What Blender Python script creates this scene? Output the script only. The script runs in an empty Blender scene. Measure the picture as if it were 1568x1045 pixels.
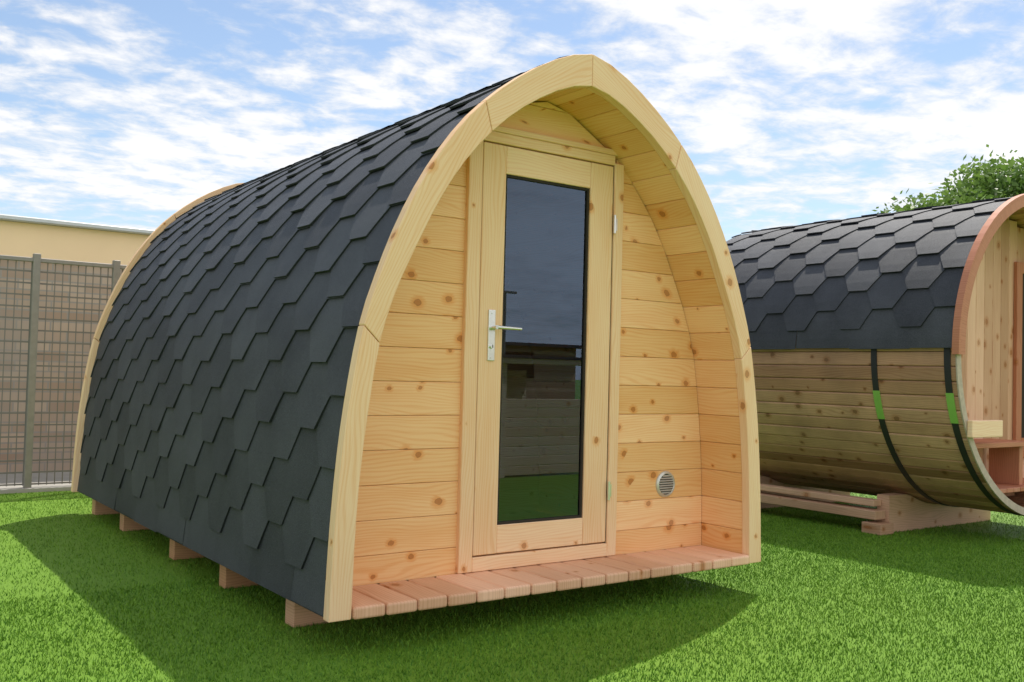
import bpy, math, random
import numpy as np
from mathutils import Vector, Matrix
random.seed(7); rng=np.random.default_rng(7)
S=bpy.context.scene
S.view_settings.view_transform='Standard'
try: S.view_settings.look='None'
except Exception: pass
S.view_settings.exposure=0
# ------------------------------------------------------------------ helpers
def empty(name,loc=(0,0,0)):
    e=bpy.data.objects.new(name,None); e.location=loc; e.empty_display_size=.3
    S.collection.objects.link(e); return e
class MB:
    def __init__(s): s.v=[];s.f=[];s.uv=[];s.c=[];s.m=[]
    def poly(s,pts,uvs=None,col=.5,mi=0):
        b=len(s.v); s.v.extend([tuple(p) for p in pts]); s.f.append(tuple(range(b,b+len(pts))))
        s.uv.append(uvs if uvs else [(p[0],p[2]) for p in pts]); s.c.append(col); s.m.append(mi)
    def hexa(s,P,L=None,col=None,mi=0,uvo=None):
        if col is None: col=random.random()
        if uvo is None: uvo=(random.uniform(0,40),random.uniform(0,40))
        b=len(s.v); P=[Vector(p) for p in P]; s.v.extend([tuple(p) for p in P])
        lx=(P[1]-P[0]).length; ly=(P[2]-P[0]).length; lz=(P[4]-P[0]).length
        def st(q): return ((q&1)*lx,((q>>1)&1)*ly,((q>>2)&1)*lz)
        for q,ty in (((0,2,3,1),'t'),((4,5,7,6),'t'),((0,1,5,4),'s'),((2,6,7,3),'s'),((0,4,6,2),'e'),((1,3,7,5),'e')):
            s.f.append(tuple(b+i for i in q)); uv=[]
            for i in q:
                a,w,t=st(i)
                if ty=='t': uv.append((a+uvo[0],w+uvo[1]))
                elif ty=='s': uv.append((a+uvo[0],w+t+uvo[1]))
                else: uv.append((t*.3+uvo[0]+a,w+uvo[1]))
            s.uv.append(uv); s.c.append(col); s.m.append(mi)
    def box(s,x0,x1,y0,y1,z0,z1,along='x',col=None,mi=0):
        o=Vector((x0,y0,z0)); X=Vector((x1-x0,0,0));Y=Vector((0,y1-y0,0));Z=Vector((0,0,z1-z0))
        A,B,C={'x':(X,Z,Y),'y':(Y,X,Z),'z':(Z,X,Y)}[along]
        s.hexa([o+A*i+B*j+C*k for k in (0,1) for j in (0,1) for i in (0,1)],col=col,mi=mi)
    def obb(s,c,A,B,C,la,lb,lc,col=None,mi=0):
        A=Vector(A).normalized()*la;B=Vector(B).normalized()*lb;C=Vector(C).normalized()*lc
        o=Vector(c)-(A+B+C)/2
        s.hexa([o+A*i+B*j+C*k for k in (0,1) for j in (0,1) for i in (0,1)],col=col,mi=mi)
    def build(s,name,mats,parent=None,bevel=0,smooth=False,recalc=True,seg=1):
        me=bpy.data.meshes.new(name); me.from_pydata(s.v,[],s.f)
        me.color_attributes.new('Col','FLOAT_COLOR','CORNER'); me.uv_layers.new(name='UVMap')
        cs=[];us=[]
        for fi,f in enumerate(s.f):
            for j in range(len(f)):
                us.extend(s.uv[fi][j]); cs.extend((s.c[fi],s.c[fi],s.c[fi],1))
        me.color_attributes['Col'].data.foreach_set('color',np.array(cs,np.float32))
        me.uv_layers['UVMap'].data.foreach_set('uv',np.array(us,np.float32))
        for fi,m in enumerate(s.m): me.polygons[fi].material_index=m
        for m in (mats if isinstance(mats,(list,tuple)) else [mats]): me.materials.append(m)
        if recalc:
            import bmesh
            bm=bmesh.new(); bm.from_mesh(me); bmesh.ops.recalc_face_normals(bm,faces=bm.faces); bm.to_mesh(me); bm.free()
        if smooth: me.polygons.foreach_set('use_smooth',[True]*len(me.polygons))
        ob=bpy.data.objects.new(name,me); S.collection.objects.link(ob)
        if parent: ob.parent=parent
        if bevel>0:
            b=ob.modifiers.new('b','BEVEL'); b.width=bevel; b.segments=seg; b.limit_method='ANGLE'; b.angle_limit=math.radians(40)
        return ob
def cyl(mb,p0,p1,r0,r1=None,n=12,col=.5,mi=0,caps=True):
    p0=Vector(p0);p1=Vector(p1);r1=r0 if r1 is None else r1
    d=(p1-p0); L=d.length; d=d.normalized(); a=d.orthogonal().normalized(); b=d.cross(a)
    ring=lambda p,r:[p+a*math.cos(2*math.pi*i/n)*r+b*math.sin(2*math.pi*i/n)*r for i in range(n)]
    A=ring(p0,r0);B=ring(p1,r1)
    for i in range(n):
        j=(i+1)%n
        mb.poly([A[i],A[j],B[j],B[i]],[(0,i/n*.3),(0,(i+1)/n*.3),(L,(i+1)/n*.3),(L,i/n*.3)],col,mi)
    if caps:
        mb.poly(A[::-1],None,col,mi); mb.poly(B,None,col,mi)
class Prof:
    def __init__(s,pts,smooth=True,xc=0):
        P=[np.array(p,float) for p in pts]
        if smooth:
            Q=[2*P[0]-P[1]]+P+[2*P[-1]-P[-2]]; out=[]
            for i in range(1,len(Q)-2):
                for t in np.linspace(0,1,8,endpoint=False):
                    a,b,c,d=Q[i-1],Q[i],Q[i+1],Q[i+2]
                    out.append(.5*((2*b)+(-a+c)*t+(2*a-5*b+4*c-d)*t*t+(-a+3*b-3*c+d)*t**3))
            out.append(P[-1]); P=out
        s.p=np.array(P); s.s=np.r_[0,np.cumsum(np.linalg.norm(np.diff(s.p,axis=0),axis=1))]; s.L=s.s[-1]; s.xc=xc
    def at(s,t,off=0):
        x=np.interp(t,s.s,s.p[:,0]); z=np.interp(t,s.s,s.p[:,1])
        t0=max(0,t-.03);t1=min(s.L,t+.03)
        d=np.array([np.interp(t1,s.s,s.p[:,0])-np.interp(t0,s.s,s.p[:,0]),np.interp(t1,s.s,s.p[:,1])-np.interp(t0,s.s,s.p[:,1])]); d/=np.linalg.norm(d)
        if t<0: x+=d[0]*t; z+=d[1]*t
        return x+d[1]*off, z-d[0]*off
    def sz(s,z): return float(np.interp(z,s.p[:,1],s.s))
# ------------------------------------------------------------------ node helpers
def newmat(name):
    m=bpy.data.materials.new(name); m.use_nodes=True; nt=m.node_tree; nt.nodes.clear()
    o=nt.nodes.new('ShaderNodeOutputMaterial'); p=nt.nodes.new('ShaderNodeBsdfPrincipled'); nt.links.new(p.outputs[0],o.inputs[0])
    return m,nt,p
def N(nt,t,**k):
    n=nt.nodes.new(t)
    for a,b in k.items(): setattr(n,a,b)
    return n
def setin(n,**k):
    for a,b in k.items(): n.inputs[a.replace('_',' ')].default_value=b
def math_(nt,op,a,b=None,c=None,clamp=False):
    n=nt.nodes.new('ShaderNodeMath'); n.operation=op; n.use_clamp=clamp
    for i,v in enumerate((a,b,c)):
        if v is None: continue
        if isinstance(v,(int,float)): n.inputs[i].default_value=v
        else: nt.links.new(v,n.inputs[i])
    return n.outputs[0]
def mrange(nt,v,a,b,c=0,d=1,smooth=False):
    n=nt.nodes.new('ShaderNodeMapRange'); n.clamp=True
    if smooth: n.interpolation_type='SMOOTHSTEP'
    nt.links.new(v,n.inputs[0])
    for i,x in zip((1,2,3,4),(a,b,c,d)):
        if isinstance(x,(int,float)): n.inputs[i].default_value=x
        else: nt.links.new(x,n.inputs[i])
    return n.outputs[0]
def mix(nt,f,a,b,bt='MIX'):
    n=nt.nodes.new('ShaderNodeMix'); n.data_type='RGBA'; n.blend_type=bt
    for s,v in ((n.inputs[0],f),(n.inputs[6],a),(n.inputs[7],b)):
        if isinstance(v,(int,float)): s.default_value=v
        elif isinstance(v,tuple): s.default_value=(*v[:3],1)
        else: nt.links.new(v,s)
    return n.outputs[2]
def comb(nt,x,y,z=0):
    n=nt.nodes.new('ShaderNodeCombineXYZ')
    for i,v in enumerate((x,y,z)):
        if isinstance(v,(int,float)): n.inputs[i].default_value=v
        else: nt.links.new(v,n.inputs[i])
    return n.outputs[0]
def noise(nt,vec,scale,detail=3,rough=.55,dist=0,dim='3D'):
    n=nt.nodes.new('ShaderNodeTexNoise'); n.noise_dimensions=dim; n.inputs['Scale'].default_value=scale; n.inputs['Detail'].default_value=detail
    n.inputs['Roughness'].default_value=rough; n.inputs['Distortion'].default_value=dist
    if vec is not None: nt.links.new(vec,n.inputs['Vector'])
    return n.outputs['Fac']
def bump(nt,p,h,strength,dist):
    b=nt.nodes.new('ShaderNodeBump'); b.inputs['Strength'].default_value=strength; b.inputs['Distance'].default_value=dist
    nt.links.new(h,b.inputs['Height']); nt.links.new(b.outputs[0],p.inputs['Normal'])
def plain(name,col,rough=.5,metal=0,nz=.15,scale=8):
    m,nt,p=newmat(name); tc=N(nt,'ShaderNodeTexCoord')
    f=noise(nt,tc.outputs['Object'],scale,4)
    c=mix(nt,f,tuple(x*(1-nz) for x in col),tuple(min(1,x*(1+nz)) for x in col))
    nt.links.new(c,p.inputs['Base Color']); p.inputs['Roughness'].default_value=rough; p.inputs['Metallic'].default_value=metal
    return m
def pine(name,light,dark,knot=(.22,.085,.03),knots=.4,rough=.55,contrast=1,tintamt=.14,weather=0,kmax=.115):
    m,nt,p=newmat(name)
    uv=N(nt,'ShaderNodeUVMap'); uv.uv_map='UVMap'; sp=N(nt,'ShaderNodeSeparateXYZ'); nt.links.new(uv.outputs[0],sp.inputs[0])
    u,v=sp.outputs[0],sp.outputs[1]
    at=N(nt,'ShaderNodeAttribute'); at.attribute_name='Col'; tint=at.outputs['Fac']
    vo=N(nt,'ShaderNodeTexVoronoi'); vo.voronoi_dimensions='2D'; vo.inputs['Scale'].default_value=1; vo.inputs['Randomness'].default_value=1
    wob=math_(nt,'MULTIPLY',math_(nt,'SUBTRACT',noise(nt,comb(nt,u,v),45,1,dim='2D'),.5),.07)
    nt.links.new(comb(nt,math_(nt,'ADD',math_(nt,'MULTIPLY',u,6.2),wob),math_(nt,'ADD',math_(nt,'MULTIPLY',v,7.5),wob)),vo.inputs['Vector'])
    sc=N(nt,'ShaderNodeSeparateColor'); nt.links.new(vo.outputs['Color'],sc.inputs[0])
    size=mrange(nt,sc.outputs[0],1-knots,1,.035,kmax)
    on=mrange(nt,sc.outputs[0],1-knots-.001,1-knots,0,1)
    val=math_(nt,'DIVIDE',vo.outputs['Distance'],size)
    core=math_(nt,'MULTIPLY',mrange(nt,val,.6,1.05,1,0,True),on)
    ring=math_(nt,'MULTIPLY',mrange(nt,math_(nt,'ABSOLUTE',math_(nt,'SUBTRACT',val,.92)),0,.25,1,0),on)
    halo=math_(nt,'MULTIPLY',mrange(nt,val,.9,3.0,1,0,True),on)
    warp=noise(nt,comb(nt,math_(nt,'MULTIPLY',u,1.1),math_(nt,'MULTIPLY',v,5)),1,2,.5,dim='2D')
    rv=math_(nt,'ADD',math_(nt,'ADD',v,math_(nt,'MULTIPLY',warp,.13)),math_(nt,'MULTIPLY',halo,.010))
    rs=math_(nt,'SINE',math_(nt,'MULTIPLY',rv,430))
    rings=mrange(nt,rs,-.2,1,0,1,True)
    g2=noise(nt,comb(nt,math_(nt,'MULTIPLY',u,5),math_(nt,'MULTIPLY',v,230)),1,1,dim='2D')
    g0=noise(nt,comb(nt,math_(nt,'MULTIPLY',u,1.5),math_(nt,'MULTIPLY',v,9)),1,2,dim='2D')
    fac=math_(nt,'ADD',math_(nt,'MULTIPLY',rings,.40*contrast),math_(nt,'ADD',math_(nt,'MULTIPLY',math_(nt,'SUBTRACT',g2,.5),.7*contrast),math_(nt,'MULTIPLY',math_(nt,'SUBTRACT',g0,.35),.9)),clamp=True)
    c=mix(nt,fac,light,dark)
    c=mix(nt,math_(nt,'MULTIPLY',halo,.65),c,tuple(x*(.95,.76,.55)[i] for i,x in enumerate(dark)))
    c=mix(nt,math_(nt,'MULTIPLY',core,.70),c,tuple(k*2.0 for k in knot))
    c=mix(nt,math_(nt,'MULTIPLY',ring,.60),c,knot)
    t2=mrange(nt,tint,0,1,1-tintamt,1+tintamt*.4)
    hb=N(nt,'ShaderNodeHueSaturation'); nt.links.new(c,hb.inputs['Color']); nt.links.new(t2,hb.inputs['Value'])
    nt.links.new(mrange(nt,tint,0,1,1.1,.94),hb.inputs['Saturation'])
    c=hb.outputs[0]
    if weather:
        tc=N(nt,'ShaderNodeTexCoord'); w=noise(nt,tc.outputs['Object'],2.5,5,.6)
        c=mix(nt,mrange(nt,w,.4,.7,0,weather),c,(.15,.10,.07))
    nt.links.new(c,p.inputs['Base Color'])
    p.inputs['Roughness'].default_value=rough; p.inputs['Specular IOR Level'].default_value=.3
    bump(nt,p,g2,.12,.002)
    return m
# ------------------------------------------------------------------ materials
M_board=pine('pine_wall',(.96,.61,.32),(.86,.42,.17),knots=.45)
M_trim=pine('pine_trim',(.95,.68,.45),(.86,.51,.28),knots=.18,tintamt=.08)
M_deck=pine('larch_deck',(.86,.53,.36),(.64,.34,.20),knots=.2,tintamt=.25)
M_block=pine('block_wood',(.66,.38,.22),(.46,.24,.13),knots=.2)
M_int=pine('interior_pine',(.75,.50,.28),(.56,.32,.15),knots=.5)
M_stave=pine('barrel_stave',(.64,.37,.23),(.42,.21,.12),knot=(.10,.045,.02),knots=.45,tintamt=.45,weather=.35)
M_red=pine('red_trim',(.55,.23,.14),(.40,.15,.08),knots=.2)
M_bwall=pine('barrel_wall',(.76,.46,.31),(.58,.30,.18),knots=.5,tintamt=.3)
M_cradle=pine('cradle_wood',(.78,.50,.34),(.57,.34,.21),knots=.3,tintamt=.3,weather=.2)
M_rim=plain('stave_end_grain',(.50,.42,.34),.8,0,.35,30)
M_metal=plain('brushed_steel',(.74,.74,.72),.3,1,.08,40)
M_alu=plain('anodised_vent',(.62,.61,.57),.45,.6,.1,30)
M_dark=plain('dark_gap',(.03,.022,.015),.9)
M_strapb=plain('strap_black',(.025,.025,.028),.5)
M_strapg=plain('strap_green',(.25,.50,.10),.5)
M_galv=plain('galvanised_steel',(.27,.255,.24),.5,.3,.2,20)
M_conc=plain('concrete',(.36,.35,.32),.9,0,.2,6)
def shingle_mat():
    m,nt,p=newmat('bitumen_shingle'); tc=N(nt,'ShaderNodeTexCoord')
    at=N(nt,'ShaderNodeAttribute'); at.attribute_name='Col'
    g=noise(nt,tc.outputs['Object'],300,2,.75); b=noise(nt,tc.outputs['Object'],3.5,4,.6)
    f=math_(nt,'ADD',math_(nt,'MULTIPLY',mrange(nt,g,.40,.68),.62),math_(nt,'ADD',math_(nt,'MULTIPLY',at.outputs['Fac'],.28),math_(nt,'MULTIPLY',math_(nt,'SUBTRACT',b,.55),.6)),clamp=True)
    c=mix(nt,f,(.011,.0135,.020),(.098,.105,.124))
    nt.links.new(c,p.inputs['Base Color']); p.inputs['Roughness'].default_value=.62; p.inputs['Specular IOR Level'].default_value=.5
    bump(nt,p,g,.8,.003); return m
M_sh=shingle_mat()
def glass_mat():
    m=bpy.data.materials.new('tinted_glass'); m.use_nodes=True; nt=m.node_tree; nt.nodes.clear()
    o=N(nt,'ShaderNodeOutputMaterial'); t=N(nt,'ShaderNodeBsdfTransparent'); t.inputs[0].default_value=(.55,.53,.5,1)
    g=N(nt,'ShaderNodeBsdfGlossy'); g.inputs['Roughness'].default_value=.0; g.inputs['Color'].default_value=(.52,.70,.95,1)
    fr=N(nt,'ShaderNodeFresnel'); fr.inputs[0].default_value=1.5
    mx=N(nt,'ShaderNodeMixShader'); nt.links.new(math_(nt,'MULTIPLY_ADD',fr.outputs[0],2.8,.0),mx.inputs[0]); nt.links.new(t.outputs[0],mx.inputs[1]); nt.links.new(g.outputs[0],mx.inputs[2]); nt.links.new(mx.outputs[0],o.inputs[0])
    return m
M_glass=glass_mat()
# ------------------------------------------------------------------ shingles
def shingles(name,prof,sides,y0,y1,parent,s0=0,s1=None,e=.136,a=.152,b=.078,base=0.0,th=.015):
    mb=MB(); p=2*(a+b); s1=prof.L if s1 is None else s1
    ncourse=int(math.ceil((s1-s0)/e))
    for sg in sides:
        for i in range(ncourse):
            sb=s0+i*e; off0=(i%2)*p/2+ (0 if sg<0 else .1)
            n=int((y1-y0)/p)+3
            for k in range(-1,n):
                yc=y0+.07+off0+k*p+random.uniform(-.006,.006)
                col=random.random(); lift=random.uniform(0,.006); dsj=random.uniform(-.005,.005)
                def pt(y,ds,extra=0):
                    y=min(max(y,y0),y1); ss=sb+ds+(dsj if ds<e*.9 else 0)
                    o=base+th*(1-ds/(2.2*e))+lift*max(0,1-ds/e)+extra
                    if ss>s1: ss=s1
                    x,z=prof.at(ss,o); return (prof.xc+sg*x,y,z)
                rows=[(0,a/2),(e*.5,a/2+b/2),(e,a/2+b)]
                if i==0: rows=[(0,p/2),(e*.5,p/2),(e,p/2)]
                if yc+p/2<y0 or yc-p/2>y1: continue
                for (d0,h0),(d1,h1) in zip(rows[:-1],rows[1:]):
                    q=[pt(yc-h0,d0),pt(yc+h0,d0),pt(yc+h1,d1),pt(yc-h1,d1)]
                    mb.poly(q,None,col)
                    if i>0:
                        for sgn in (-1,1):
                            mb.poly([pt(yc+sgn*h0,d0),pt(yc+sgn*h1,d1),pt(yc+sgn*h1,d1,-.010),pt(yc+sgn*h0,d0,-.010)],None,-.5)
                h=rows[0][1]
                mb.poly([pt(yc-h,0),pt(yc+h,0),pt(yc+h,0,-.010),pt(yc-h,0,-.010)],None,-.5)
                rr=[e,e*1.5,e*2.15]
                for d0,d1 in zip(rr[:-1],rr[1:]):
                    mb.poly([pt(yc-p/2,d0),pt(yc+p/2,d0),pt(yc+p/2,d1),pt(yc-p/2,d1)],None,col)
    return mb.build(name,M_sh,parent,recalc=False)
# ------------------------------------------------------------------ POD
pod=empty('camping_pod')
L=4.21
OUT=[(1.2,.15),(1.186,.5),(1.163,.8),(1.13,1.05),(1.088,1.27),(1.03,1.45),(.955,1.64),(.87,1.81),(.77,1.968),(.65,2.12),(.52,2.242),(.40,2.334),(.28,2.41),(.16,2.47),(.07,2.502),(0,2.515)]
INN=[(1.108,.15),(1.10,.5),(1.083,.75),(1.053,1.0),(1.015,1.22),(.95,1.41),(.87,1.58),(.775,1.765),(.665,1.93),(.54,2.07),(.42,2.175),(.32,2.243),(.2,2.31),(.1,2.35),(0,2.37)]
PO=Prof(OUT); PI=Prof(INN)
def arch(name,y0,y1,grow,parent,mat):
    mb=MB()
    cuts=[0,PO.sz(1.25)/PO.L,(PO.sz(2.2))/PO.L,1.0]
    for sg in (-1,1):
        for a,b in zip(cuts[:-1],cuts[1:]):
            n=max(4,int((b-a)*30)); col=random.random(); u0,v0=random.uniform(0,30),random.uniform(0,30)
            g=.0006
            ts=np.linspace(a+g,b-g,n+1)
            rows=[]
            for t in ts:
                xo,zo=PO.at(t*PO.L,grow); xi,zi=PI.at(t*PI.L)
                if t>.999: xo=xi=.0008
                rows.append([(sg*xo,y0,zo),(sg*xi,y0,zi),(sg*xi,y1,zi),(sg*xo,y1,zo)])
            A0=np.array([rows[0][0][0],rows[0][0][2]]);A1=np.array([rows[-1][0][0],rows[-1][0][2]])
            ch=(A1-A0)/np.linalg.norm(A1-A0); nr=np.array([-ch[1],ch[0]])
            def puv(q): 
                d=np.array([q[0],q[2]])-A0; return (u0+float(d@ch),v0+float(d@nr)+(q[1]-y0))
            base=len(mb.v)
            for r in rows: mb.v.extend(r)
            for i in range(n):
                for j in range(4):
                    k=(j+1)%4
                    mb.f.append((base+4*i+j,base+4*i+k,base+4*(i+1)+k,base+4*(i+1)+j))
                    mb.uv.append([puv(rows[i][j]),puv(rows[i][k]),puv(rows[i+1][k]),puv(rows[i+1][j])]); mb.c.append(col); mb.m.append(0)
            for i in (0,n):
                mb.f.append(tuple(base+4*i+j for j in range(4))); mb.uv.append([(u0,v0),(u0,v0+.1),(u0+.05,v0+.1),(u0+.05,v0)]); mb.c.append(col); mb.m.append(0)
    return mb.build(name,mat,parent,bevel=.004,seg=2)
arch('front_arch',0,.05,0,pod,M_trim)
arch('rear_arch',L-.05,L,.03,pod,M_trim)
mb=MB()
ns=48
for sg in (-1,1):
    for i in range(ns):
        a,b=PO.L*i/ns,PO.L*(i+1)/ns
        A=PO.at(a,-.022);B=PO.at(b,-.022)
        mb.poly([(sg*A[0],.05,A[1]),(sg*A[0],L-.05,A[1]),(sg*B[0],L-.05,B[1]),(sg*B[0],.05,B[1])],None,.2)
mb.build('roof_underlay',M_sh,pod,recalc=False)
mb=MB(); sw=.1448
s=PI.sz(.197)-.03; st=[]
while s<PI.L: st.append(s); s+=sw
st.append(PI.L)
for sg in (-1,1):
    for a,b in zip(st[:-1],st[1:]):
        a+=.0008;b-=.0008
        col=random.random()
        A0=PI.at(a,.004);B0=PI.at(b,.004);A1=PI.at(a,.035);B1=PI.at(b,.035)
        for ya,yb in ((.05,.345),(.346,L-.06)):
            mb.hexa([(sg*q[0],y,q[1]) for q0,q1 in ((A0,B0),(A1,B1)) for q in (q0,q1) for y in (ya,yb)],col=col)
mb.build('inner_staves',M_board,pod,bevel=.0035)
shingles('roof_shingles',PO,(-1,1),.05,L-.05,pod,s0=.012,base=-.018)
mb=MB()
for k in range(29):
    y0=.05+k*.142; y1=min(y0+.2,L-.05); c=random.random()
    for sg in (-1,1):
        prev=None
        for j in range(4):
            t=PO.L-.16*(j/3)
            q=PO.at(t,.0)
            P=[(sg*q[0],y0,q[1]+.006),(sg*q[0],y1,q[1]-.001)]
            if prev: mb.poly([prev[0],prev[1],P[1],P[0]],None,c)
            prev=P
mb.build('ridge_cap',M_sh,pod,recalc=False)
def halfw(z,off=.0):
    if z>=2.368: return 0
    return float(np.interp(z,PI.p[:,1],PI.p[:,0]))+off
def boardwall(mb,y0,y1,holes,zs,zstep=.1448):
    z=zs
    while z<2.36:
        z1=min(z+zstep,2.37); a,b=z+.0008,z1-.0008
        w0,w1=halfw(a,.002),halfw(b,.002)
        hit=None
        for hx0,hx1,hz0,hz1 in holes:
            if b>hz0 and a<hz1: hit=(hx0,hx1,hz0,hz1)
        def piece(la,lb,ra,rb,aa,bb):
            col=random.random()
            mb.hexa([(la,y0,aa),(ra,y0,aa),(lb,y0,bb),(rb,y0,bb),(la,y1,aa),(ra,y1,aa),(lb,y1,bb),(rb,y1,bb)],col=col)
        if hit:
            hx0,hx1,hz0,hz1=hit
            if -w0<hx0-.01: piece(-w0,min(-w1,hx0-.005),hx0,hx0,a,b)
            if w0>hx1+.01: piece(hx1,hx1,w0,max(w1,hx1+.005),a,b)
            if b>hz1+.005 and a<hz1: piece(-w1,-w1,w1,w1,hz1,b)
            elif a<hz0-.005 and b>hz0: piece(-w0,-w0,w0,w0,a,hz0)
        else: piece(-w0,-w1,w0,w1,a,b)
        z=z1
DX0,DX1,DZ0,DZ1=-.443,.478,.197,2.182
mb=MB(); boardwall(mb,.327,.36,[(DX0+.03,DX1-.03,DZ0,DZ1-.03)],.167)
mb.build('front_wall',M_board,pod,bevel=.0035)
mb=MB(); boardwall(mb,L-.095,L-.06,[(-.35,.35,1.1,1.75)],.167)
mb.build('rear_wall',M_board,pod,bevel=.0035)
mb=MB()
yt=.303
mb.box(DX0,-.371,yt,.36,DZ0+.002,2.15,'z')
mb.box(.418,DX1,yt,.36,DZ0+.002,2.135,'z')
mb.box(-.371,.418,yt,.36,2.124,2.172,'x')
mb.box(-.443,.478,yt-.006,.327,2.1725,2.2,'x')
mb.box(-.371,.418,yt,.36,DZ0+.002,.262,'x')
mb.build('door_frame',M_trim,pod,bevel=.003)
mb=MB()
yl=.309; yb=.352
mb.box(-.365,-.2375,yl,yb,.269,2.118,'z'); mb.box(.267,.412,yl,yb,.269,2.118,'z')
mb.box(-.2370,.2665,yl+.0015,yb,.269,.395,'x'); mb.box(-.2370,.2665,yl+.0015,yb,1.991,2.118,'x')
mb.build('door_leaf',M_trim,pod,bevel=.003)
mb=MB()
mb.box(-.3712,-.3652,yl+.006,yb,.263,2.123,'z'); mb.box(.4122,.4178,yl+.006,yb,.263,2.123,'z')  # dark strips painted as the shade in the gaps beside the leaf
mb.build('door_gap_shade',M_dark,pod)
mb=MB()
for (x0,x1,z0,z1,al) in ((-.2365,-.2255,.396,1.990,'z'),(.2555,.2665,.396,1.990,'z'),(-.2250,.2550,.396,.407,'x'),(-.2250,.2550,1.979,1.990,'x')):
    mb.box(x0,x1,yl+.010,yl+.028,z0,z1,al)
mb.build('glazing_bead',M_dark,pod)
mb=MB(); mb.poly([(-.237,yl+.02,.395),(.267,yl+.02,.395),(.267,yl+.02,1.991),(-.237,yl+.02,1.991)]); mb.build('door_glass',M_glass,pod)
mb=MB()
hx=-.300
mb.box(hx-.019,hx+.019,yl-.007,yl+.001,1.135,1.365,'z')
mb.build('handle_plate',M_metal,pod,bevel=.003,seg=2)
mb=MB()
cyl(mb,(hx,yl-.006,1.285),(hx,yl-.05,1.285),.0095,n=16)
cyl(mb,(hx,yl-.05,1.285),(hx+.13,yl-.052,1.283),.0085,.007,n=16)
cyl(mb,(hx,yl-.004,1.20),(hx,yl-.016,1.20),.010,n=16)
mb.box(hx-.002,hx+.002,yl-.0165,yl-.015,1.193,1.207,'z',mi=1)
cyl(mb,(hx,yl-.004,1.35),(hx,yl-.010,1.35),.004,n=10); cyl(mb,(hx,yl-.004,1.15),(hx,yl-.010,1.15),.004,n=10)
mb.build('door_handle',[M_metal,M_dark],pod)
mb=MB()
for z in (1.83,.52):
    cyl(mb,(.415,yt-.007,z-.045),(.415,yt-.007,z+.045),.0075,n=12)
    mb.box(.417,.436,yt-.003,yt+.001,z-.03,z+.03,'z')
mb.build('hinges',M_metal,pod)
mb=MB(); vx,vz,vr=.83,.53,.068; yv=.327
cyl(mb,(vx,yv,vz),(vx,yv-.006,vz),vr,vr-.002,n=40)
for i in range(24*2):
    a0=2*math.pi*i/48;a1=2*math.pi*(i+1)/48
    r0,r1=vr-.002,vr-.012
    P=lambda a,r,y:(vx+math.cos(a)*r,y,vz+math.sin(a)*r)
    mb.poly([P(a0,r0,yv-.006),P(a1,r0,yv-.006),P(a1,r1,yv-.013),P(a0,r1,yv-.013)])
    mb.poly([P(a0,r1,yv-.013),P(a1,r1,yv-.013),P(a1,r1-.004,yv-.008),P(a0,r1-.004,yv-.008)])
cyl(mb,(vx,yv-.0062,vz),(vx,yv-.0066,vz),vr-.014,n=40,mi=1)
for i in range(8):
    z=vz-.043+i*.0123; h=math.sqrt(max(0,.052**2-(z-vz)**2))
    mb.obb((vx,yv-.010,z),(1,0,0),(0,-.7,-.7),(0,.7,-.7),2*h,.0085,.0022)
mb.build('round_vent',[M_alu,M_dark],pod,recalc=True)
mb=MB(); n=16; w=2.208/n
for i in range(n):
    x0=-1.104+i*w
    mb.box(x0+.0025,x0+w-.0025,-.012+random.uniform(-.003,.003),.326,.150,.197+random.uniform(-.001,.001),'y')
mb.build('porch_deck',M_deck,pod,bevel=.010,seg=3)
mb=MB()
mb.box(-1.09,1.09,.34,L-.1,.150,.19,'y')
mb.build('floor',M_int,pod)
mb=MB()
for y in (.53,1.35,2.17,3.25,4.02):
    mb.box(-1.105,1.105,y,y+.09,0,.15,'x')
mb.build('bearers',M_block,pod,bevel=.003)
mb=MB(); boardwall(mb,1.75,1.79,[(-.25,.45,.19,2.0)],.19)
for z in np.arange(.25,1.0,.1): mb.box(-1.0,-.35,1.25,1.29,z,z+.09,'x')
mb.box(-1.0,-.33,.7,1.3,1.02,1.05,'x'); mb.box(-1.0,1.0,3.3,4.0,.6,.64,'x')
mb.box(-1.0,1.0,3.3,3.33,.2,.6,'x')
mb.build('interior_partition',M_int,pod,bevel=.003)
mb=MB(); mb.box(-.31,-.25,1.73,1.81,.19,2.0,'z'); mb.box(.45,.51,1.73,1.81,.19,2.0,'z'); mb.box(-.36,.36,L-.11,L-.05,1.05,1.1,'x'); mb.box(-.36,.36,L-.11,L-.05,1.75,1.8,'x');mb.box(-.02,.02,L-.09,L-.06,1.1,1.75,'z')
mb.build('interior_trim',M_trim,pod)
# ------------------------------------------------------------------ BARREL
bar=empty('barrel_sauna')
BX,BZ,R=4.26,1.295,1.12; BY0,BY1=.07,2.5
mb=MB(); ns=72
P=lambda a,r,y:(BX+math.cos(a)*r,y,BZ+math.sin(a)*r)
for i in range(ns):
    a0=2*math.pi*(i+.01)/ns; a1=2*math.pi*(i+.99)/ns
    j=random.uniform(-.002,.002)
    mb.hexa([P(a,r,y) for r in (R+j,R-.042) for a in (a0,a1) for y in (BY0,BY1)],col=random.random())
mb.build('staves',M_stave,bar,bevel=.009,seg=2)
mb=MB()
for i in range(72):   # added dark liner, blocks light leaking through the joints between the staves
    a0=2*math.pi*i/72;a1=2*math.pi*(i+1)/72
    mb.poly([P(a0,R-.020,BY0+.004),P(a1,R-.020,BY0+.004),P(a1,R-.020,BY1-.004),P(a0,R-.020,BY1-.004)])
mb.build('stave_liner',M_dark,bar,recalc=False)
mb=MB()
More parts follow.
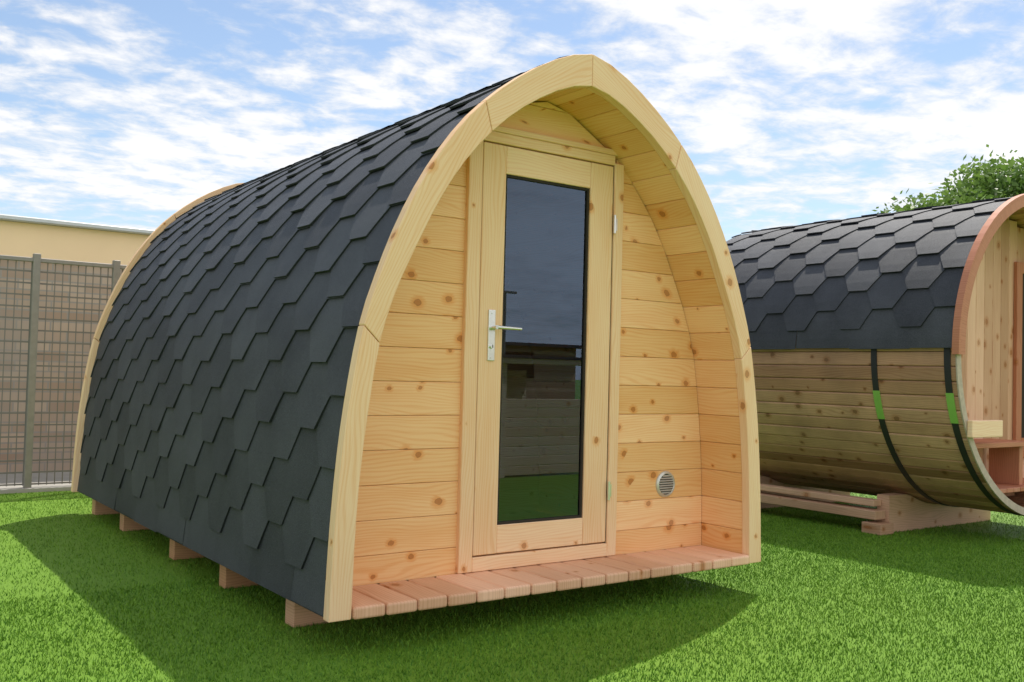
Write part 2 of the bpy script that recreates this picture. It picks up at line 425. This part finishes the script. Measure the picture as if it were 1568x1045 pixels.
for i in range(96):
    a0=2*math.pi*i/96;a1=2*math.pi*(i+1)/96
    mb.hexa([P(a,r,y) for r in (R+.004,R-.046) for a in (a0,a1) for y in (BY0-.006,BY0+.004)],col=.5)
mb.build('stave_ends',M_rim,bar)
circ=[(math.cos(a)*(R),BZ+math.sin(a)*(R)) for a in np.linspace(math.radians(1),math.pi/2,40)]
PB=Prof(circ,False,BX)
shingles('barrel_shingles',PB,(-1,1),BY0+.01,BY1,bar,base=.012)
mb=MB()
for i in range(46):
    a0=math.radians(-1+182*i/46);a1=math.radians(-1+182*(i+1)/46)
    mb.hexa([P(a,r,y) for r in (R+.035,R+.012) for a in (a0,a1) for y in (BY0-.035,BY0+.012)],col=.5,uvo=(a0*R,3))
    mb.hexa([P(a,r,y) for r in (R+.0345,R-.045) for a in (a0,a1) for y in (BY0-.034,BY0-.008)],col=.6,uvo=(a0*R,7))
mb.build('roof_trim',M_red,bar)
yw=BY0+.34
DB0,DB1=BX+.26,BX+.86
for nm,yy in (('end_wall',yw),('back_wall',BY1-.2)):
    mb=MB(); x=BX-R+.05
    while x<BX+R-.05:
        x1=x+.115; h=math.sqrt(max(0,(R-.043)**2-(max(abs(x-BX),abs(x1-BX)))**2))
        if h>.02: mb.box(x+.001,x1-.001,yy,yy+.04,BZ-h,BZ+h,'z')
        x=x1
    mb.build(nm,M_bwall,bar,bevel=.004)
mb=MB()
mb.box(DB0,DB0+.08,yw-.03,yw-.001,BZ-.75,BZ+.72,'z');mb.box(DB1-.08,DB1,yw-.03,yw-.001,BZ-.75,BZ+.72,'z');mb.box(DB0+.081,DB1-.081,yw-.03,yw-.001,BZ+.64,BZ+.72,'x');mb.box(DB0+.081,DB1-.081,yw-.03,yw-.001,BZ-.75,BZ-.6,'x')
mb.build('door_frame_red',M_red,bar,bevel=.003)
mb=MB(); mb.box(DB0+.081,DB1-.081,yw-.012,yw-.002,BZ-.6,BZ+.64,'z'); mb.build('barrel_door_panel',M_dark,bar)
mb=MB()
mb.box(BX-1.0,BX-.62,BY0-.045,BY0-.008,.745,.855,'x',col=1); mb.build('porch_rail',M_trim,bar,bevel=.004)
mb=MB()
for k in range(3): mb.box(BX-.86,BX-.1,BY0+.03+k*.1,BY0+.12+k*.1,.665,.70,'x')
mb.box(BX-.15,BX-.10,BY0+.08,BY0+.30,.39,.66,'z')
for k in range(12): mb.box(BX-.54+k*.09,BX-.455+k*.09,BY0+.01,yw,.36,.39,'y')
mb.build('porch_bench',M_red,bar,bevel=.003)
mb=MB()
for yy in (.13,.66):
    for i in range(70):
        a0=math.radians(178+ (184)*i/70);a1=math.radians(178+184*(i+1)/70)
        mid=math.degrees(a0); mi=1 if (193<mid<204) else 0
        w=.022 if mi==0 else .026
        mb.hexa([P(a,r,y) for r in (R+.006+.001*mi,R+.002) for a in (a0,a1) for y in (yy-w,yy+w)],col=.5,mi=mi)
mb.build('straps',[M_strapb,M_strapg],bar)
mb=MB()
for yy in (.80,2.1):
    n=26; x0,x1=BX-.70,BX+.70
    prof=[]
    for i in range(n+1):
        xa=x0+(x1-x0)*i/n; prof.append((xa,min(.27,BZ-math.sqrt((R+.003)**2-(xa-BX)**2))))
    for i in range(n):
        (xa,za),(xb,zb)=prof[i],prof[i+1]
        mb.poly([(xa,yy,0),(xb,yy,0),(xb,yy,zb),(xa,yy,za)],[(xa,2),(xb,2),(xb,2+zb),(xa,2+za)],.6)
        mb.poly([(xb,yy+.1,0),(xa,yy+.1,0),(xa,yy+.1,za),(xb,yy+.1,zb)],[(xb,2.5),(xa,2.5),(xa,2.5+za),(xb,2.5+zb)],.6)
        mb.poly([(xa,yy,za),(xb,yy,zb),(xb,yy+.1,zb),(xa,yy+.1,za)],[(xa,3),(xb,3),(xb,3.1),(xa,3.1)],.6)
    for xe,ze in (prof[0],prof[-1]):
        mb.poly([(xe,yy,0),(xe,yy+.1,0),(xe,yy+.1,ze),(xe,yy,ze)],[(0,4),(.1,4),(.1,4+ze),(0,4+ze)],.6)
mb.build('cradle',M_cradle,bar,recalc=False)
mb=MB()
mb.box(BX-.80,BX-.705,.86,2.6,.19,.235,'y',col=.8); mb.box(BX-.84,BX-.71,.82,2.6,.10,.165,'y',col=.4); mb.box(BX+.705,BX+.80,.86,2.6,.19,.235,'y')
mb.box(BX-.86,BX-.701,.76,.92,.0,.08,'x'); mb.box(BX-.86,BX-.701,2.0,2.16,.0,.10,'x')
mb.build('cradle_rails',M_cradle,bar,bevel=.005)
# ------------------------------------------------------------------ GROUND
def turf_mat(name,blade):
    m,nt,p=newmat(name); g=N(nt,'ShaderNodeNewGeometry')
    big=noise(nt,g.outputs['Position'],.9,3,.6)
    if blade:
        at=N(nt,'ShaderNodeAttribute'); at.attribute_name='Col'; f=at.outputs['Fac']
    else: f=noise(nt,g.outputs['Position'],160,3,.7)
    c=mix(nt,f,(.045,.150,.012),(.27,.47,.045))
    c=mix(nt,mrange(nt,big,.35,.7,0,.15),c,(.21,.32,.03))
    nt.links.new(c,p.inputs['Base Color']); p.inputs['Roughness'].default_value=.5; p.inputs['Specular IOR Level'].default_value=.2
    if not blade: bump(nt,p,f,.8,.01)
    return m
mb=MB(); mb.poly([(-150,-150,0),(150,-150,0),(150,150,0),(-150,150,0)]); mb.build('ground',turf_mat('turf_base',False),None,recalc=False)
def blades(regions):
    xs=[];ys=[]
    for x0,x1,y0,y1,d in regions:
        n=int((x1-x0)*(y1-y0)*d); xs.append(rng.uniform(x0,x1,n)); ys.append(rng.uniform(y0,y1,n))
    x=np.concatenate(xs);y=np.concatenate(ys); n=len(x)
    h=rng.uniform(.008,.020,n); th=rng.uniform(0,2*np.pi,n); w=rng.uniform(.0015,.0028,n)
    ln=rng.uniform(.1,.9,n)*h; la=rng.uniform(0,2*np.pi,n)
    V=np.zeros((n,3,3),np.float32)
    V[:,0,0]=x-np.cos(th)*w;V[:,0,1]=y-np.sin(th)*w
    V[:,1,0]=x+np.cos(th)*w;V[:,1,1]=y+np.sin(th)*w
    V[:,2,0]=x+np.cos(la)*ln;V[:,2,1]=y+np.sin(la)*ln;V[:,2,2]=h
    me=bpy.data.meshes.new('grass'); me.vertices.add(3*n); me.vertices.foreach_set('co',V.ravel())
    me.loops.add(3*n); me.loops.foreach_set('vertex_index',np.arange(3*n,dtype=np.int32))
    me.polygons.add(n); me.polygons.foreach_set('loop_start',np.arange(0,3*n,3,dtype=np.int32))
    try: me.polygons.foreach_set('loop_total',np.full(n,3,np.int32))
    except Exception: pass
    me.update(); me.validate()
    ca=me.color_attributes.new('Col','FLOAT_COLOR','POINT')
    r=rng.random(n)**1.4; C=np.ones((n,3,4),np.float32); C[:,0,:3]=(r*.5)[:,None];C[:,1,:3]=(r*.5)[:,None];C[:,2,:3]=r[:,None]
    ca.data.foreach_set('color',C.ravel())
    me.materials.append(turf_mat('turf_blade',True))
    ob=bpy.data.objects.new('grass',me); S.collection.objects.link(ob)
blades([(-3.2,6.8,-1.6,5.45,3000),(-2.6,4.2,-1.6,1.6,7000)])
# ------------------------------------------------------------------ fence + building
fen=empty('mesh_fence'); FY=5.55
mb=MB()
for x in [-1.29-2.4,-1.29-1.2,-1.29,-.66]+[-.66+2.4*k for k in range(1,4)]:
    mb.box(x-.028,x+.028,FY-.03,FY+.03,0,1.97,'z')
mb.box(-4.2,7,FY-.02,FY+.02,1.90,1.935,'x'); 
mb.build('posts',M_galv,fen,bevel=.004)
mb=MB()
for k in range(int(11.2/.06)):
    x=-4.2+k*.06; mb.box(x-.004,x+.004,FY+.021,FY+.026,.05,1.93,'z')
for k in range(20):
    z=.06+k*.098; mb.box(-4.2,7,FY+.027,FY+.036,z-.0065,z+.0065,'x')
mb.build('mesh_wires',plain('wire_grey',(.20,.19,.18),.5,.2,.1,5),fen)
mb=MB(); mb.box(-6,8,FY-.05,FY+.06,-.02,.035,'x'); mb.build('concrete_edging',M_conc,None,bevel=.005)
mb=MB(); mb.poly([(-60,5.62,.004),(60,5.62,.004),(60,60,.004),(-60,60,.004)]); mb.build('paved_yard',M_conc,None,recalc=False)
bl=empty('brick_building')
m,nt,p=newmat('weathered_brick'); tc=N(nt,'ShaderNodeTexCoord')
mp=N(nt,'ShaderNodeMapping'); mp.inputs['Rotation'].default_value=(math.radians(90),0,0); nt.links.new(tc.outputs['Object'],mp.inputs['Vector'])
br=N(nt,'ShaderNodeTexBrick'); nt.links.new(mp.outputs[0],br.inputs['Vector']); setin(br,Scale=1.0,Mortar_Size=.008,Brick_Width=.30,Row_Height=.098)
br.inputs['Color1'].default_value=(.38,.27,.20,1);br.inputs['Color2'].default_value=(.52,.40,.31,1);br.inputs['Mortar'].default_value=(.33,.30,.27,1)
w=noise(nt,tc.outputs['Object'],1.5,5,.6)
nt.links.new(mix(nt,mrange(nt,w,.4,.7,0,.7),br.outputs['Color'],(.36,.32,.29)),p.inputs['Base Color']); p.inputs['Roughness'].default_value=.9
M_brick=m
M_beige=plain('beige_render',(.93,.70,.45),.9,0,.05,3)
M_white=plain('roof_flashing',(.55,.58,.60),.4,.3,.1,5)
mb=MB(); mb.box(-12,3.2,7,12,0,2.06,'x'); mb.build('brick_wall',M_brick,bl)
mb=MB(); mb.box(-12.0,3.2,6.97,12,2.062,2.40,'x'); mb.build('rendered_band',M_beige,bl)
mb=MB(); mb.box(-12.1,3.3,6.88,12.1,2.402,2.45,'x',mi=0); mb.build('roof_edge',M_white,bl,bevel=.01)
# ------------------------------------------------------------------ tree
def tree(loc,cz,rx,rz,nl,name='deciduous_tree'):
    mb=MB(); x,y=loc
    cyl(mb,(x,y,0),(x+.1,y,cz-.8*rz),.24,.16,n=12)
    for k in range(9):
        a=k*2.4; r=rx*.6
        q=(x+math.cos(a)*r,y+math.sin(a)*r,cz+rz*random.uniform(-.2,.7)); mid=(x+math.cos(a)*r*.4,y+math.sin(a)*r*.4,cz-.35*rz)
        cyl(mb,(x+.1,y,cz-.85*rz),mid,.10,.06,n=8); cyl(mb,mid,q,.06,.015,n=8)
    e=empty(name)
    mb.build('trunk',plain('bark',(.10,.075,.05),.9,0,.3,10),e)
    K=210; cl=[]
    while len(cl)<K:
        d=rng.normal(size=3); d/=np.linalg.norm(d); rr=rng.uniform(.45,1.0)**.6
        if d[2]<-.6: continue
        cl.append(np.array([x,y,cz])+d*rr*np.array([rx,rx,rz]))
    cl=np.array(cl); ci=rng.integers(0,K,nl); c=cl[ci]+rng.normal(size=(nl,3))*np.array([.28,.28,.19])
    nrm=rng.normal(size=(nl,3)); nrm[:,2]+=.8; nrm/=np.linalg.norm(nrm,axis=1)[:,None]
    t=np.cross(nrm,rng.normal(size=(nl,3))); t/=np.linalg.norm(t,axis=1)[:,None]; b=np.cross(nrm,t)
    sz=rng.uniform(.05,.10,nl)[:,None]
    V=np.stack([c-t*sz,c-b*sz*.55,c+t*sz,c+b*sz*.55],1).astype(np.float32)
    me=bpy.data.meshes.new('leaves'); me.vertices.add(4*nl); me.vertices.foreach_set('co',V.ravel())
    me.loops.add(4*nl); me.loops.foreach_set('vertex_index',np.arange(4*nl,dtype=np.int32))
    me.polygons.add(nl); me.polygons.foreach_set('loop_start',np.arange(0,4*nl,4,dtype=np.int32)); 
    try: me.polygons.foreach_set('loop_total',np.full(nl,4,np.int32))
    except Exception: pass
    me.update(); me.validate()
    ca=me.color_attributes.new('Col','FLOAT_COLOR','POINT'); r=np.repeat(np.clip(rng.random(nl)*.6+rng.random(K)[ci]*.4,0,1),4)
    ca.data.foreach_set('color',np.stack([r,r,r,np.ones_like(r)],1).astype(np.float32).ravel())
    m,nt,p=newmat('leaf'); at=N(nt,'ShaderNodeAttribute'); at.attribute_name='Col'
    cc=mix(nt,at.outputs['Fac'],(.07,.14,.025),(.24,.38,.07)); nt.links.new(cc,p.inputs['Base Color']); p.inputs['Roughness'].default_value=.5
    tr=N(nt,'ShaderNodeBsdfTranslucent'); nt.links.new(cc,tr.inputs[0]); mx=N(nt,'ShaderNodeMixShader'); mx.inputs[0].default_value=.35
    o=[n for n in nt.nodes if n.type=='OUTPUT_MATERIAL'][0]
    nt.links.new(p.outputs[0],mx.inputs[1]);nt.links.new(tr.outputs[0],mx.inputs[2]);nt.links.new(mx.outputs[0],o.inputs[0])
    me.materials.append(m); ob=bpy.data.objects.new('leaves',me); S.collection.objects.link(ob); ob.parent=e
tree((20.6,7.3),3.95,4.4,2.2,80000)
# things behind the camera, seen only as reflections in the glass door
cab=empty('timber_shelter')
mb=MB()
X0,X1,Y1,Y0=1.3,4.1,-4.2,-5.3
for x in (X0,2.35,2.98,X1): mb.box(x,x+.07,Y1-.07,Y1,0,1.18,'z',col=.9)
for k in range(8): mb.box(X0+.071,2.35,Y1-.05,Y1-.02,.02+k*.1,.115+k*.1,'x')
for k in range(8): mb.box(3.051,X1,Y1-.05,Y1-.02,.02+k*.1,.115+k*.1,'x')
for k in range(11): mb.box(X0,X1,Y0,Y0+.03,.02+k*.1,.115+k*.1,'x')
mb.box(X0-.1,X1+.15,Y1-.08,Y1+.06,1.181,1.24,'x',col=1)
mb.build('shelter_frame',M_trim,cab,bevel=.004)
mb=MB(); mb.box(X0-.1,X1+.15,Y0-.1,Y1+.08,1.242,1.27,'x'); mb.build('shelter_roof',M_sh,cab)
cab2=empty('garden_cabin')
mb=MB()
for k in range(14): mb.box(14,22,-26.05,-26,.1+k*.145,.243+k*.145,'x')
mb.build('cabin_walls',M_stave,cab2)
mb=MB(); mb.box(15.3,16.3,-26,-25.97,.1,2.0,'z'); mb.box(18.3,19.9,-26,-25.97,.9,1.9,'z'); mb.build('cabin_openings',M_dark,cab2)
mb=MB(); mb.box(13.6,22.4,-30,-25.6,2.13,2.25,'x'); mb.build('cabin_roof',M_sh,cab2)
lp=MB(); cyl(lp,(14.2,-20,0),(14.2,-20,3.5),.06,.04); lp.box(13.8,14.6,-20.05,-19.95,3.5,3.57,'x'); lp.build('street_lamp',M_galv,None)
# ------------------------------------------------------------------ light
sd=Vector((.47,.29,1)).normalized(); el=math.asin(sd.z); az=math.atan2(sd.x,sd.y)
sl=bpy.data.lights.new('sun','SUN'); sl.energy=4.8; sl.angle=math.radians(.5); sl.color=(1,.94,.84)
so=bpy.data.objects.new('sun',sl); S.collection.objects.link(so); so.rotation_euler=sd.to_track_quat('Z','Y').to_euler(); so.location=(5,3,12)
W=bpy.data.worlds.new('World'); S.world=W; W.use_nodes=True; nt=W.node_tree; nt.nodes.clear()
o=N(nt,'ShaderNodeOutputWorld'); bg=N(nt,'ShaderNodeBackground'); bg.inputs[1].default_value=.15; nt.links.new(bg.outputs[0],o.inputs[0])
sk=N(nt,'ShaderNodeTexSky'); sk.sky_type='NISHITA'; sk.sun_disc=False; sk.sun_elevation=el; sk.sun_rotation=az; sk.air_density=1.0; sk.dust_density=.5; sk.ozone_density=1.5
tc=N(nt,'ShaderNodeTexCoord'); sp=N(nt,'ShaderNodeSeparateXYZ'); nt.links.new(tc.outputs['Generated'],sp.inputs[0])
zc=math_(nt,'ADD',math_(nt,'MAXIMUM',sp.outputs[2],.0),.12)
px=math_(nt,'DIVIDE',sp.outputs[0],zc); py=math_(nt,'DIVIDE',sp.outputs[1],zc)
v=comb(nt,px,py,0)
mp=N(nt,'ShaderNodeMapping'); mp.inputs['Rotation'].default_value=(0,0,math.radians(20)); mp.inputs['Location'].default_value=(3.1,1.7,0); mp.inputs['Scale'].default_value=(1,1.15,1); nt.links.new(v,mp.inputs[0])
n1=noise(nt,mp.outputs[0],1.9,9,.56,.3); n2=noise(nt,mp.outputs[0],.45,3,.5)
n3=noise(nt,mp.outputs[0],6.5,6,.6,.25)
den=math_(nt,'ADD',math_(nt,'MULTIPLY',n1,.6),math_(nt,'ADD',math_(nt,'MULTIPLY',n2,.45),math_(nt,'MULTIPLY',n3,.44)))
den=math_(nt,'ADD',den,mrange(nt,sp.outputs[1],.1,-.6,0,.14))  # unseen cloud bank added behind the camera to brighten the shaded wood
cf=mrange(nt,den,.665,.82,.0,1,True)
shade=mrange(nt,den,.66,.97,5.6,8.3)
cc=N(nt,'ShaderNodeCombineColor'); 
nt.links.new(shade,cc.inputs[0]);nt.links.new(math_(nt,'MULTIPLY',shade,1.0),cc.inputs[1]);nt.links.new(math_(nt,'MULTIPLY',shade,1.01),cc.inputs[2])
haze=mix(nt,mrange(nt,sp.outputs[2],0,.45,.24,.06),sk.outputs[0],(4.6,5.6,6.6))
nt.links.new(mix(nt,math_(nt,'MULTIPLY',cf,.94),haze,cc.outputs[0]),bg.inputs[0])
# ------------------------------------------------------------------ camera
yaw,pitch,roll,f=.625,.033,.026,1483.3
F=Vector((math.sin(yaw)*math.cos(pitch),math.cos(yaw)*math.cos(pitch),math.sin(pitch))); r0=Vector((math.cos(yaw),-math.sin(yaw),0)); u0=r0.cross(F)
r=math.cos(roll)*r0+math.sin(roll)*u0; u=-math.sin(roll)*r0+math.cos(roll)*u0
cd=bpy.data.cameras.new('camera'); cd.sensor_width=36; cd.lens=f/1568*36; cd.clip_start=.05; cd.clip_end=1000
co=bpy.data.objects.new('camera',cd); S.collection.objects.link(co)
co.matrix_world=Matrix(((r.x,u.x,-F.x,-2.770),(r.y,u.y,-F.y,-3.277),(r.z,u.z,-F.z,1.083),(0,0,0,1)))
S.camera=co
